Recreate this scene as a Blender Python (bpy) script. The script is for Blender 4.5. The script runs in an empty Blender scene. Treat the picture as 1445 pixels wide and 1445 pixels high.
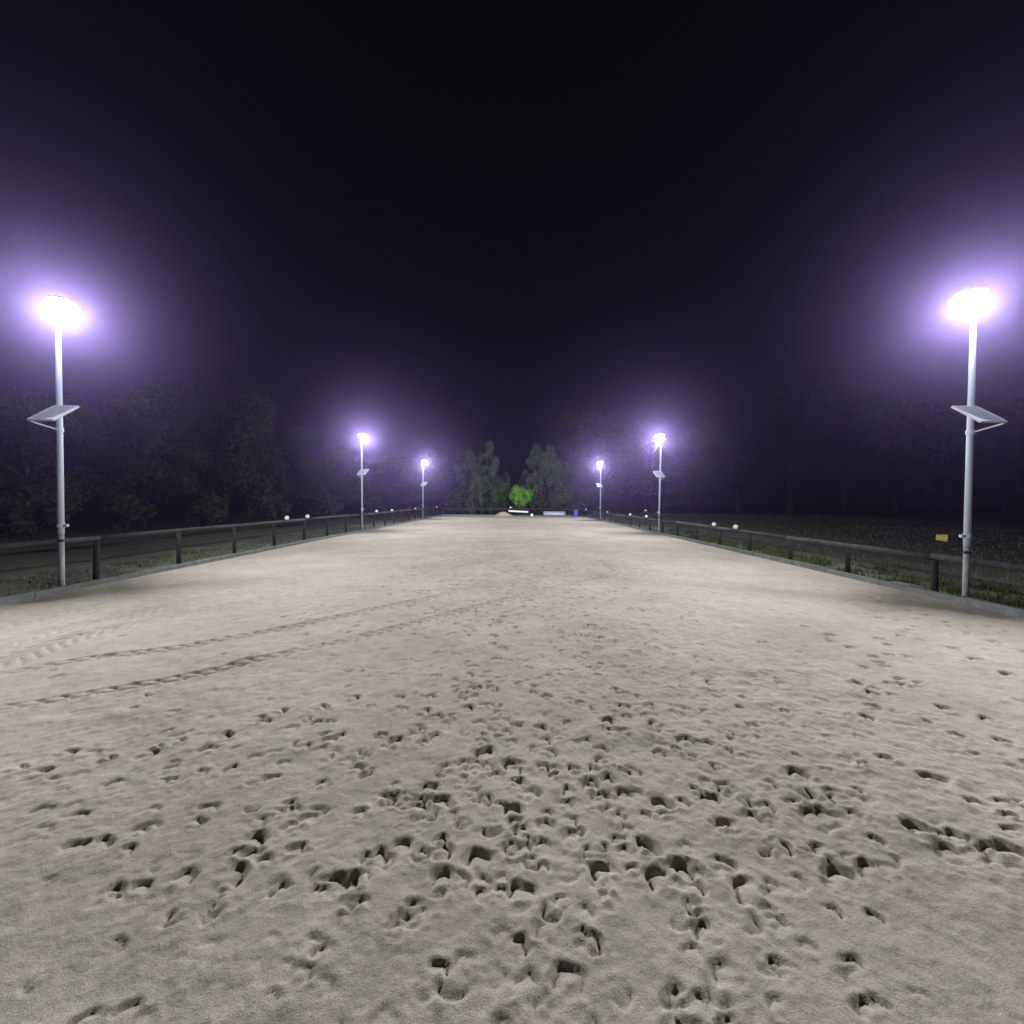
import bpy, bmesh, math, random
import numpy as np
from mathutils import Vector, Matrix

scene = bpy.context.scene
C = scene.collection
PI = math.pi
random.seed(11)
rng = np.random.default_rng(11)

# ------------------------------------------------------------------ camera
cam_data = bpy.data.cameras.new('camera')
cam = bpy.data.objects.new('camera', cam_data)
C.objects.link(cam)
right = Vector((0.99997005, 0.00573404, 0.00519825))
up = Vector((-0.00534436, 0.02576726, 0.99965368))
fwd = Vector((-0.00559811, 0.99965152, -0.02579714))
M3 = Matrix((right, up, -fwd)).transposed()
cam.matrix_world = Matrix.Translation((0, 0, 1.6)) @ M3.to_4x4()
cam_data.sensor_width = 36.0
cam_data.lens = 36.0 * 600.5 / 1445.0
cam_data.clip_start = 0.05
cam_data.clip_end = 1500
scene.camera = cam

# ------------------------------------------------------------------ night sky
world = bpy.data.worlds.new('World')
scene.world = world
world.use_nodes = True
wn = world.node_tree.nodes
bg = wn['Background']
bg.inputs['Color'].default_value = (0.62, 0.56, 0.72, 1)
bg.inputs['Strength'].default_value = 0.0032

# ------------------------------------------------------------------ exposure / render
scene.view_settings.view_transform = 'Standard'
scene.view_settings.look = 'None'
scene.view_settings.exposure = 0.0
scene.view_settings.gamma = 1.0
scene.view_settings.use_curve_mapping = False
scene.render.engine = 'CYCLES'
scene.cycles.use_denoising = True
scene.cycles.max_bounces = 6
scene.cycles.diffuse_bounces = 2
scene.cycles.glossy_bounces = 2
scene.cycles.transmission_bounces = 2
scene.cycles.volume_bounces = 0
scene.cycles.sample_clamp_indirect = 6.0
scene.cycles.use_light_tree = True

LENS_STRENGTH = 65.0       # diffuser radiance
BEAM_POWER = 600.0         # each of the two optics modules in a lamp head (W)
GLOW_HAZE_DENSITY = 0.0016
GLOW_HAZE_G = 0.90

# hoof prints (x, y, depth class) and tyre tracks, metres on the sand
PRINTS = [ (-0.17,2.67,2),(-0.23,2.56,2),(0.00,2.55,2),(-0.39,2.52,1),(0.23,2.69,1),(0.24,2.52,1),(0.36,2.51,1),(-0.77,2.78,2),(-0.65,2.94,1),(-0.24,3.04,1),(-0.49,2.18,2),(-0.38,2.22,2),(-0.46,2.33,1),(0.01,2.17,2),(0.49,2.28,2),(0.62,2.31,2),(0.78,2.23,2),(0.53,2.15,1),(0.30,2.02,1),(0.51,2.00,1),(0.62,1.95,2),(-0.15,1.87,2),(0.04,1.93,2),(-0.60,1.88,2),(0.39,1.82,2),(0.63,1.78,2),(-0.70,1.75,2),(0.03,1.71,2),(0.72,1.83,2),(-0.94,2.50,1),(-0.70,2.25,1),(-0.78,2.15,1),(-0.52,1.94,1),(-0.41,1.91,1),(-0.31,1.92,1),(-0.13,1.76,1),(-0.30,1.77,1),(0.55,2.42,1),(0.69,2.51,1),(0.91,2.71,1),(0.77,2.94,1),(0.66,2.95,1),(0.21,2.82,1),(1.67,2.49,2),(1.87,2.54,1),(1.19,2.38,1),(1.06,2.27,2),(1.04,2.09,2),(1.20,2.13,1),(1.61,2.27,1),(1.74,2.29,1),(1.53,2.16,1),(1.61,2.15,1),(2.37,2.91,1),(2.18,2.90,1),(2.10,3.03,1),(2.43,2.46,1),(2.33,2.66,1),(2.13,2.59,1),(3.34,3.19,1),(3.07,2.94,1),(2.86,2.72,1),(3.62,3.78,1),(2.49,2.26,1),(2.64,2.28,1),(2.74,2.28,1),(2.54,2.17,1),(2.45,2.08,1),(1.98,2.07,2),(2.12,2.03,1),(1.99,1.93,2),(2.22,1.95,2),(2.30,1.94,2),(1.41,1.81,2),(1.57,1.84,2),(0.98,1.74,2),(0.76,1.84,1),(0.93,1.86,1),(1.11,1.74,1),(1.28,2.80,1),(1.15,2.82,1),(1.50,2.98,1),(1.72,3.04,1),(1.76,3.31,1),(1.48,3.25,1),(2.22,3.91,1),(4.09,4.39,1),(3.10,3.67,1),(3.17,3.54,1),(2.50,3.46,1),(2.52,3.19,1),(2.63,3.17,1),(2.09,3.26,1),(2.82,3.07,1),(3.03,3.11,1),(3.53,3.09,1),(-1.21,1.97,2),(-1.18,1.89,1),(-1.20,2.21,1),(-1.07,2.37,1),(-1.09,2.06,1),(-1.02,2.10,1),(-1.20,1.79,2),(-1.79,2.04,1),(-1.91,1.94,1),(-2.02,1.93,1),(-1.77,1.91,1),(-2.29,2.03,1),(-2.31,2.20,1),(-2.22,2.13,1),(-0.76,1.74,2),(-0.95,1.72,1),(-1.53,1.72,1),(-1.64,1.70,1),(-1.39,1.76,1),(-2.08,2.56,1),(-2.69,2.67,1),(-2.54,2.46,1),(-3.02,2.93,1),(-2.39,2.92,1),(-2.22,2.89,1),(-2.92,3.24,1),(-2.58,3.20,1),(-2.25,3.11,1),(-1.39,2.42,1),(-2.01,2.40,1),(-2.26,2.38,1),(-1.41,3.03,1),(-1.57,2.95,1),(-1.34,2.74,1),(-1.22,2.80,1),(-1.61,2.61,1),(-1.57,2.08,1),(-1.83,2.47,1),(-1.68,2.51,1),(-1.95,2.69,1),(-1.59,2.17,1),(-1.87,2.17,1),(-2.45,2.16,1),(-2.50,2.31,1) ]
T1 =[ (-4.01,3.01),(-3.87,3.15),(-3.51,3.41),(-2.99,3.80),(-2.63,4.18),(-1.97,4.77),(-1.48,5.33),(-0.86,6.02),(0.06,7.08),(1.35,8.51),(2.79,9.58),(4.40,10.36) ]
T2 =[ (-4.79,3.60),(-4.54,3.88),(-4.23,4.17),(-3.62,4.53),(-3.00,5.14),(-2.39,5.80),(-1.05,7.33),(0.85,9.33),(2.18,10.50) ]
T3 =[ (-5.66,4.26),(-5.56,4.53),(-5.60,5.14),(-5.39,5.65),(-5.16,6.45),(-4.75,7.16),(-4.27,8.33) ]
T4 =[ (-4.98,3.75),(-4.94,4.03),(-5.05,4.71),(-4.94,5.28),(-4.44,6.21),(-3.74,7.30),(-3.32,8.07) ]
T5 =[ (-6.38,4.80),(-6.45,5.49),(-6.33,6.20),(-5.95,6.86) ]

# ------------------------------------------------------------------ helpers
def tag(o, label=None, cat=None, group=None, kind=None):
    if label: o['label'] = label
    if cat: o['category'] = cat
    if group: o['group'] = group
    if kind: o['kind'] = kind
    return o

def empty(name, loc, label, cat, group=None):
    o = bpy.data.objects.new(name, None)
    o.empty_display_size = 0.2
    o.location = loc
    C.objects.link(o)
    return tag(o, label, cat, group)

def link(name, me, mat=None, parent=None, loc=None):
    if mat is not None and not me.materials:
        me.materials.append(mat)
    o = bpy.data.objects.new(name, me)
    C.objects.link(o)
    if parent is not None: o.parent = parent
    if loc is not None: o.location = loc
    return o

def bm_obj(name, bm, mat, parent=None, loc=None, smooth=False):
    me = bpy.data.meshes.new(name)
    bmesh.ops.recalc_face_normals(bm, faces=bm.faces[:])
    if smooth:
        for f in bm.faces: f.smooth = True
    bm.to_mesh(me); bm.free()
    return link(name, me, mat, parent, loc)

def add_box(bm, lo, hi, bevel=0.0):
    g = bmesh.ops.create_cube(bm, size=1.0)
    vs = g['verts']
    for v in vs:
        v.co = Vector(((lo[i] + hi[i]) / 2 + v.co[i] * (hi[i] - lo[i]) for i in range(3)))
    if bevel:
        es = list({e for v in vs for e in v.link_edges})
        bmesh.ops.bevel(bm, geom=es, offset=bevel, segments=1, affect='EDGES')

def add_tube(bm, pts, rads, n=12, cap=True):
    pts = [Vector(p) for p in pts]
    rings = []
    for i, p in enumerate(pts):
        if i == 0: d = pts[1] - pts[0]
        elif i == len(pts) - 1: d = pts[-1] - pts[-2]
        else: d = pts[i + 1] - pts[i - 1]
        d.normalize()
        a = d.orthogonal() if abs(d.z) < 0.9 else d.cross(Vector((0, 1, 0)))
        a.normalize(); b = d.cross(a)
        r = rads[i] if hasattr(rads, '__len__') else rads
        rings.append([bm.verts.new(p + (a * math.cos(2*PI*k/n) + b * math.sin(2*PI*k/n)) * r) for k in range(n)])
    for i in range(len(rings) - 1):
        for k in range(n):
            bm.faces.new((rings[i][k], rings[i][(k+1) % n], rings[i+1][(k+1) % n], rings[i+1][k]))
    if cap:
        bm.faces.new(rings[0][::-1]); bm.faces.new(rings[-1])

def add_lathe(bm, prof, n=24, M=None):
    M = M or Matrix.Identity(4)
    rings = []
    for r, z in prof:
        if r < 1e-5: rings.append([bm.verts.new(M @ Vector((0, 0, z)))])
        else: rings.append([bm.verts.new(M @ Vector((r*math.cos(2*PI*k/n), r*math.sin(2*PI*k/n), z))) for k in range(n)])
    for a, b in zip(rings, rings[1:]):
        for k in range(n):
            k2 = (k + 1) % n
            if len(a) == 1: bm.faces.new((a[0], b[k2], b[k]))
            elif len(b) == 1: bm.faces.new((a[k], a[k2], b[0]))
            else: bm.faces.new((a[k], a[k2], b[k2], b[k]))

def copy_tree(o, parent=None):
    c = o.copy(); C.objects.link(c)
    if parent is not None: c.parent = parent
    for ch in list(o.children): copy_tree(ch, c)
    return c

# ------------------------------------------------------------------ materials
def mat(name, col, rough=0.8, metal=0.0, var=0.0, scale=8.0, bump=0.0, bscale=40.0, col2=None, spec=0.5, obj_var=0.0):
    m = bpy.data.materials.new(name); m.use_nodes = True
    nt = m.node_tree; N = nt.nodes; L = nt.links
    b = N['Principled BSDF']
    b.inputs['Roughness'].default_value = rough
    b.inputs['Metallic'].default_value = metal
    b.inputs['Specular IOR Level'].default_value = spec
    tc = N.new('ShaderNodeTexCoord')
    geo = N.new('ShaderNodeNewGeometry')
    no = N.new('ShaderNodeTexNoise'); no.inputs['Scale'].default_value = scale; no.inputs['Detail'].default_value = 6
    no.inputs['Roughness'].default_value = 0.65
    L.new(geo.outputs['Position'], no.inputs['Vector'])
    ramp = N.new('ShaderNodeValToRGB')
    c2 = col2 if col2 else tuple(c * (1 - var) for c in col)
    c1 = col if col2 else tuple(min(1, c * (1 + var)) for c in col)
    ramp.color_ramp.elements[0].position = 0.32; ramp.color_ramp.elements[0].color = (*c2, 1)
    ramp.color_ramp.elements[1].position = 0.68; ramp.color_ramp.elements[1].color = (*c1, 1)
    L.new(no.outputs['Fac'], ramp.inputs['Fac'])
    out = ramp.outputs['Color']
    if obj_var:
        oi = N.new('ShaderNodeObjectInfo')
        mr = N.new('ShaderNodeMapRange'); mr.inputs['To Min'].default_value = 1 - obj_var; mr.inputs['To Max'].default_value = 1 + obj_var
        L.new(oi.outputs['Random'], mr.inputs['Value'])
        mx = N.new('ShaderNodeVectorMath'); mx.operation = 'SCALE'
        L.new(out, mx.inputs[0]); L.new(mr.outputs['Result'], mx.inputs['Scale'])
        out = mx.outputs['Vector']
    L.new(out, b.inputs['Base Color'])
    if bump:
        nb = N.new('ShaderNodeTexNoise'); nb.inputs['Scale'].default_value = bscale; nb.inputs['Detail'].default_value = 5
        L.new(geo.outputs['Position'], nb.inputs['Vector'])
        bp = N.new('ShaderNodeBump'); bp.inputs['Strength'].default_value = bump; bp.inputs['Distance'].default_value = 0.02
        L.new(nb.outputs['Fac'], bp.inputs['Height']); L.new(bp.outputs['Normal'], b.inputs['Normal'])
    return m

def sand_material():
    m = bpy.data.materials.new('sand'); m.use_nodes = True
    nt = m.node_tree; N = nt.nodes; L = nt.links
    b = N['Principled BSDF']; b.inputs['Roughness'].default_value = 0.95; b.inputs['Specular IOR Level'].default_value = 0.15
    geo = N.new('ShaderNodeNewGeometry')
    def noise(scale, detail=5, rough=0.6):
        n = N.new('ShaderNodeTexNoise'); n.inputs['Scale'].default_value = scale
        n.inputs['Detail'].default_value = detail; n.inputs['Roughness'].default_value = rough
        L.new(geo.outputs['Position'], n.inputs['Vector']); return n
    def ramp(fac, p0, c0, p1, c1):
        r = N.new('ShaderNodeValToRGB')
        r.color_ramp.elements[0].position = p0; r.color_ramp.elements[0].color = (*c0, 1)
        r.color_ramp.elements[1].position = p1; r.color_ramp.elements[1].color = (*c1, 1)
        L.new(fac, r.inputs['Fac']); return r
    big = ramp(noise(0.7, 7, 0.62).outputs['Fac'], 0.3, (0.362, 0.326, 0.264), 0.68, (0.485, 0.441, 0.372))
    mid = ramp(noise(7, 6, 0.7).outputs['Fac'], 0.3, (0.80, 0.80, 0.78), 0.65, (1.06, 1.05, 1.05))
    fine = ramp(noise(130, 3, 0.7).outputs['Fac'], 0.28, (0.74, 0.73, 0.70), 0.6, (1.06, 1.06, 1.06))
    mul = N.new('ShaderNodeMix'); mul.data_type = 'RGBA'; mul.blend_type = 'MULTIPLY'; mul.inputs['Factor'].default_value = 1
    L.new(big.outputs['Color'], mul.inputs['A']); L.new(mid.outputs['Color'], mul.inputs['B'])
    mul2 = N.new('ShaderNodeMix'); mul2.data_type = 'RGBA'; mul2.blend_type = 'MULTIPLY'; mul2.inputs['Factor'].default_value = 1
    L.new(mul.outputs['Result'], mul2.inputs['A']); L.new(fine.outputs['Color'], mul2.inputs['B'])
    L.new(mul2.outputs['Result'], b.inputs['Base Color'])
    n1 = noise(45, 6, 0.7); n2 = noise(190, 2, 0.6)
    add = N.new('ShaderNodeMath'); add.operation = 'MULTIPLY_ADD'; add.inputs[1].default_value = 0.45
    L.new(n2.outputs['Fac'], add.inputs[0]); L.new(n1.outputs['Fac'], add.inputs[2])
    bp = N.new('ShaderNodeBump'); bp.inputs['Strength'].default_value = 0.5; bp.inputs['Distance'].default_value = 0.012
    L.new(add.outputs['Value'], bp.inputs['Height']); L.new(bp.outputs['Normal'], b.inputs['Normal'])
    return m

def leaf_material(name, c1, c2, trans=0.3, scale=0.9):
    m = bpy.data.materials.new(name); m.use_nodes = True
    nt = m.node_tree; N = nt.nodes; L = nt.links
    N.remove(N['Principled BSDF'])
    geo = N.new('ShaderNodeNewGeometry')
    no = N.new('ShaderNodeTexNoise'); no.inputs['Scale'].default_value = scale; no.inputs['Detail'].default_value = 7; no.inputs['Roughness'].default_value = 0.7
    L.new(geo.outputs['Position'], no.inputs['Vector'])
    r = N.new('ShaderNodeValToRGB')
    r.color_ramp.elements[0].position = 0.33; r.color_ramp.elements[0].color = (*c1, 1)
    r.color_ramp.elements[1].position = 0.66; r.color_ramp.elements[1].color = (*c2, 1)
    L.new(no.outputs['Fac'], r.inputs['Fac'])
    d = N.new('ShaderNodeBsdfDiffuse'); t = N.new('ShaderNodeBsdfTranslucent'); mx = N.new('ShaderNodeMixShader')
    mx.inputs['Fac'].default_value = trans
    L.new(r.outputs['Color'], d.inputs['Color']); L.new(r.outputs['Color'], t.inputs['Color'])
    L.new(d.outputs['BSDF'], mx.inputs[1]); L.new(t.outputs['BSDF'], mx.inputs[2])
    L.new(mx.outputs['Shader'], N['Material Output'].inputs['Surface'])
    return m

def emission(name, col, strength):
    m = bpy.data.materials.new(name); m.use_nodes = True
    N = m.node_tree.nodes; L = m.node_tree.links
    N.remove(N['Principled BSDF'])
    e = N.new('ShaderNodeEmission'); e.inputs['Color'].default_value = (*col, 1); e.inputs['Strength'].default_value = strength
    L.new(e.outputs['Emission'], N['Material Output'].inputs['Surface'])
    return m

M_sand = sand_material()
M_ground = mat('meadow', (0.215, 0.235, 0.170), 0.95, var=0.3, scale=1.1, bump=0.8, bscale=9, col2=(0.125, 0.14, 0.098), spec=0.1)
M_path = mat('pale_track', (0.26, 0.24, 0.21), 0.95, scale=2.2, col2=(0.07, 0.07, 0.05), spec=0.1)
M_wood = mat('weathered_timber', (0.060, 0.056, 0.055), 0.85, scale=6, col2=(0.030, 0.028, 0.027), bump=0.5, bscale=30, spec=0.2, obj_var=0.25)
M_post = mat('dark_timber', (0.045, 0.040, 0.037), 0.9, scale=9, col2=(0.02, 0.018, 0.017), bump=0.5, bscale=30, spec=0.2, obj_var=0.25)
M_kerb = mat('grey_edging', (0.25, 0.255, 0.245), 0.9, scale=5, col2=(0.14, 0.145, 0.14), bump=0.4, bscale=40, spec=0.2, obj_var=0.15)
M_pole = mat('galvanised_pole', (0.60, 0.67, 0.79), 0.5, 0.15, var=0.08, scale=14)
M_stub = mat('dull_base', (0.36, 0.36, 0.37), 0.7, 0.1, var=0.2, scale=12)
M_case = mat('lamp_casing', (0.72, 0.72, 0.74), 0.5, var=0.03)
M_panel = mat('panel_glare', (0.42, 0.46, 0.58), 0.28, var=0.05, scale=6)  # lamp glare put into the pale base; the cells themselves are dark blue
M_white = mat('white_plastic', (0.80, 0.80, 0.76), 0.5, var=0.04, scale=20)
M_cream = mat('cream_plastic', (0.74, 0.76, 0.50), 0.5, var=0.04, scale=20)
M_black = mat('black_strap', (0.02, 0.02, 0.02), 0.6, var=0.1)
M_bark = mat('bark', (0.09, 0.075, 0.06), 0.95, scale=5, col2=(0.04, 0.034, 0.028), bump=0.8, bscale=12, spec=0.1)
M_leaf = leaf_material('dark_leaves', (0.045, 0.058, 0.034), (0.105, 0.125, 0.075))
M_pine = leaf_material('grey_green_leaves', (0.085, 0.125, 0.065), (0.19, 0.25, 0.14))
M_lime = leaf_material('bright_green_leaves', (0.13, 0.34, 0.02), (0.27, 0.56, 0.06), 0.35, 1.6)
M_olive = leaf_material('mid_green_leaves', (0.05, 0.10, 0.03), (0.12, 0.22, 0.05), 0.3, 1.4)
M_grass = leaf_material('grass_blades', (0.055, 0.075, 0.024), (0.13, 0.155, 0.05), 0.3, 1.7)
M_baked_grass = leaf_material('baked_light_grass', (0.105, 0.12, 0.075), (0.20, 0.22, 0.145), 0.25, 1.3)  # light levels of the left verge and field are put into this tone
M_yellow = mat('yellow_plastic', (0.95, 0.70, 0.14), 0.5, var=0.05)
M_blue = mat('blue_plastic', (0.06, 0.12, 0.55), 0.45, var=0.1)
M_zinc = mat('zinc', (0.42, 0.46, 0.58), 0.4, 0.5, scale=9, col2=(0.22, 0.25, 0.34))
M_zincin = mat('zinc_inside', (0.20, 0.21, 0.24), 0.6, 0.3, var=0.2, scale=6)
M_wboard = mat('white_paint', (0.78, 0.78, 0.76), 0.6, var=0.06, scale=4)
M_lens = emission('lit_diffuser', (0.93, 0.95, 1.0), LENS_STRENGTH)

# ------------------------------------------------------------------ noise
def vnoise(X, Y, scale, seed):
    r = np.random.default_rng(seed)
    T = r.random((256, 256)).astype(np.float32)
    u = X * scale + 61.3; v = Y * scale + 37.7
    i = np.floor(u).astype(np.int32); j = np.floor(v).astype(np.int32)
    a = (u - i).astype(np.float32); b = (v - j).astype(np.float32)
    a = a*a*a*(a*(a*6-15)+10); b = b*b*b*(b*(b*6-15)+10)
    i0 = i & 255; i1 = (i+1) & 255; j0 = j & 255; j1 = (j+1) & 255
    return (T[i0, j0]*(1-a)*(1-b) + T[i1, j0]*a*(1-b) + T[i0, j1]*(1-a)*b + T[i1, j1]*a*b) * 2 - 1

def sstep(e0, e1, x):
    t = np.clip((x - e0) / (e1 - e0), 0, 1)
    return t * t * (3 - 2 * t)

KL, KR = -7.74, 7.13       # inner faces of the edging
Y0, Y1 = -5.0, 46.0        # arena length

# ------------------------------------------------------------------ sand surface with hoof prints and tyre tracks
def spaced(bounds):
    out = [bounds[0][0]]
    for (a, b, s) in bounds:
        n = max(1, int(round((b - a) / s)))
        out += list(np.linspace(a, b, n + 1)[1:])
    return out
xs = np.array(spaced([(KL, -6.0, .035), (-6.0, -4.4, .018), (-4.4, -3.2, .0125), (-3.2, 3.2, .0105), (3.2, 5.2, .018), (5.2, KR, .03)]))
ys = spaced([(Y0, -1.0, .12), (-1.0, 1.1, .025)])
y = ys[-1]
while y < Y1:
    y += max(.0085, (.0044 if y < 12 else .0085) * y); ys.append(min(y, Y1))
ys = np.array(ys)
GX, GY = np.meshgrid(xs, ys)
Z = np.zeros_like(GX)
# gentle lie of the sand, harrowed lumps and clods
tramp = np.clip(0.55 + 0.75 * vnoise(GX, GY, 0.42, 1), 0, 1)
tramp *= np.where(GX > 2.2, 1 - 0.75 * sstep(2.0, 4.0, GX), 1) * np.where(GX < -2.0, 1 - 0.6 * sstep(2.0, 4.0, -GX), 1)
near = 1 - sstep(3.0, 9.0, GY)
Z += 0.014 * vnoise(GX, GY, 0.5, 2) + 0.006 * vnoise(GX, GY, 1.6, 3)
Z += (0.004 + 0.010 * tramp) * vnoise(GX, GY, 4.5, 4)
Z += (0.002 + 0.006 * tramp) * vnoise(GX, GY, 10.0, 5)
Z += (0.0014 + 0.0050 * tramp) * vnoise(GX, GY, 24.0, 6)
Z += (0.0010 + 0.0034 * tramp) * vnoise(GX, GY, 55.0, 7) * (0.3 + 0.7 * near)

def hoof(cx, cy, ang, r, d, seed):
    i0, i1 = np.searchsorted(xs, [cx - 2.3*r, cx + 2.3*r]); j0, j1 = np.searchsorted(ys, [cy - 2.3*r, cy + 2.3*r])
    if i1 - i0 < 2 or j1 - j0 < 2: return
    x = GX[j0:j1, i0:i1] - cx; yy = GY[j0:j1, i0:i1] - cy
    q = random.Random(seed)
    ca, sa = math.cos(ang), math.sin(ang)
    u = (x * ca + yy * sa) / r; v = (-x * sa + yy * ca) / r
    th = np.arctan2(v, u)
    rho = np.hypot(u, v * 0.88)
    rho = rho * (1 + q.uniform(.04, .13) * np.sin(3*th + q.uniform(0, 6)) + q.uniform(.03, .09) * np.sin(5*th + q.uniform(0, 6)))
    wall = 1 - sstep(0.70, 1.08, rho)
    toe = sstep(-.4, .5, v + q.uniform(-.15, .15) * u)     # the toe digs in, the heel runs out flat
    dd = -d * wall * (.10 + .40 * toe)
    dd -= d * q.uniform(.6, 1.0) * np.exp(-((rho - .76)/.18)**2) * sstep(-.1, .6, v + q.uniform(-.4, .4) * u)
    dd += d * q.uniform(.15, .45) * np.exp(-(u/.40)**2 - ((v+.15)/.5)**2) * wall
    nz = vnoise(x + cx, yy + cy, 26.0, 40 + seed % 7)
    dd += d * q.uniform(.06, .18) * np.exp(-((rho - 1.3)/.26)**2) * (0.7 + 0.7*nz)
    dd += d * .20 * nz * wall
    nf = vnoise(x + cx, yy + cy, 60.0, 50 + seed % 5)
    dd += (.0012 + .05 * d) * nf * (1 - sstep(1.0, 1.7, rho))
    Z[j0:j1, i0:i1] = np.where(dd < 0, np.minimum(Z[j0:j1, i0:i1]*.5 + dd, Z[j0:j1, i0:i1] + dd*.55), Z[j0:j1, i0:i1] + dd)

# tyre tracks: two fresh bar-tread tracks and older, softer ones near the left edge
def track(pts, half, pitch, lug, sink, seed, ang=0.75, vee=True):
    P = np.array(pts)
    t = np.arange(len(P)); tt = np.linspace(0, len(P)-1, 120)
    # Catmull-Rom
    def cr(c):
        out = []
        for a in tt:
            i = min(int(a), len(P)-2); f = a - i
            p0, p1, p2, p3 = c[max(i-1, 0)], c[i], c[i+1], c[min(i+2, len(P)-1)]
            out.append(.5*((2*p1) + (-p0+p2)*f + (2*p0-5*p1+4*p2-p3)*f*f + (-p0+3*p1-3*p2+p3)*f**3))
        return np.array(out)
    X, Y = cr(P[:, 0]), cr(P[:, 1])
    S = np.concatenate([[0], np.cumsum(np.hypot(np.diff(X), np.diff(Y)))])
    ix = np.where((GX > X.min()-half*2) & (GX < X.max()+half*2) & (GY > Y.min()-half*2) & (GY < Y.max()+half*2))
    gx, gy = GX[ix], GY[ix]
    best = np.full(gx.shape, 9.0); s = np.zeros(gx.shape); w = np.zeros(gx.shape)
    for k in range(len(X)-1):
        dx, dy = X[k+1]-X[k], Y[k+1]-Y[k]; l = math.hypot(dx, dy)
        if l < 1e-6: continue
        a = np.clip(((gx-X[k])*dx + (gy-Y[k])*dy)/(l*l), 0, 1)
        d = np.hypot(gx-X[k]-a*dx, gy-Y[k]-a*dy)
        m = d < best
        best[m] = d[m]; s[m] = (S[k] + a*l)[m]
        w[m] = (((gx-X[k])*(-dy) + (gy-Y[k])*dx)/l)[m]
    fade = sstep(0, .5, s) * (1 - sstep(S[-1]-1.2, S[-1], s))
    inside = 1 - sstep(half*.88, half*1.06, best)
    patch = np.clip(.85 + .5*vnoise(gx, gy, 1.1, seed), .4, 1)
    ph = (s + np.abs(w)*ang + np.where((w > 0) & vee & (half > .2), pitch*.5, 0)) / pitch
    ph = ph - np.floor(ph)
    bar = sstep(.0, .07, ph) * (1 - sstep(.24, .36, ph))
    ridge = np.exp(-((best - half*1.12)/(half*.14))**2)
    spine = np.exp(-(w/.016)**2) if vee else 0
    Z[ix] += fade * patch * (-sink*inside - lug*np.maximum(bar, .7*spine*(half < .2))*inside + sink*.55*ridge)
track(T1, .105, .145, .031, .009, 21, .95)
track(T2, .105, .145, .026, .008, 22, .95)
track(T3, .22, .15, .022, .006, 23, 1.0)
track(T4, .22, .15, .022, .004, 24, 1.0)
track(T5, .22, .15, .018, .003, 25, 1.0)

for k, (cx, cy, lv) in enumerate(PRINTS):
    hoof(cx + random.uniform(-.01, .01), cy - .03, random.choice([0, 0, .2, -.3, .6, -.6]) + random.uniform(-.35, .35),
         random.uniform(.036, .066) if lv == 1 else random.uniform(.058, .076), random.uniform(.012, .022) if lv == 1 else (random.uniform(.021, .029) if k % 4 else .033), k)
    if lv == 2:   # overlapping second imprint
        hoof(cx + random.uniform(-.11, .11), cy - .06 + random.uniform(-.07, .05), random.uniform(-1, 1), random.uniform(.035, .05), random.uniform(.007, .013), 900 + k)
def density(x, y):
    c = math.exp(-((x - .25) / (1.0 + .16 * y)) ** 2)
    d = .12 + .9 * c
    if x > 2.0 + .1*y: d *= .45
    if x < -1.5 - .1*y: d *= .55
    if y < 2.6: d *= .85
    return d
n = 0
while n < 3400:
    v = random.random()
    yy = 1.15 + 24 * v ** 1.4
    xx = random.uniform(-7.3, 6.8)
    if abs(xx) > 2.0 + 1.25 * yy: continue
    if random.random() > density(xx, yy) * (1.0 if yy < 14 else .7): continue
    small = random.random()
    hoof(xx, yy, random.uniform(-1.2, 1.2) + (PI if random.random() < .3 else 0), random.uniform(.028, .05) + .002*min(yy, 10), random.uniform(.005, .014) * (1.5 if small > .9 else 1) + .0013*min(yy, 12), 2000 + n)
    n += 1
# strides: prints in lines along the right-hand side and the left
for (x0, y0, x1, y1, m) in [(3.3, 2.6, 3.9, 5.6, 14), (4.6, 3.9, 5.6, 7.5, 16), (5.6, 4.4, 6.2, 9, 14), (2.6, 3.2, 4.6, 5.2, 10), (-3.4, 2.2, -1.2, 3.4, 14), (4.2, 6.5, 6.4, 14, 16), (-.4, 3.2, .9, 12, 40), (.8, 3.0, 1.4, 14, 40)]:
    for k in range(m):
        f = (k + random.random() * .6) / m
        hoof(x0 + (x1-x0)*f + random.uniform(-.14, .14), y0 + (y1-y0)*f + random.uniform(-.1, .1), math.atan2(-(x1-x0), y1-y0) + random.uniform(-.4, .4),
             random.uniform(.05, .068), random.uniform(.022, .038), 6000 + k)
# drag marks and raked lines
for k in range(12):
    x0, y0 = random.uniform(-3, 3), random.uniform(2.4, 8.0); a = random.uniform(-.5, .5); ln = random.uniform(.25, .7)
    dx, dy = math.cos(a), math.sin(a) * .7
    ix = np.where((np.abs(GX - x0) < ln + .1) & (np.abs(GY - y0) < ln + .1))
    s = (GX[ix]-x0)*dx + (GY[ix]-y0)*dy; w = -(GX[ix]-x0)*dy + (GY[ix]-y0)*dx + .03*np.sin(s*7)
    env = (1 - sstep(ln*.5, ln, np.abs(s)))
    Z[ix] += env * (-.007*np.exp(-(w/.016)**2) + .003*np.exp(-((w+.035)/.02)**2))
Z = np.maximum(Z, -0.10)
edge = sstep(0, .25, np.minimum(GX - KL, KR - GX))
Z = Z * (0.35 + 0.65 * edge)

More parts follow.
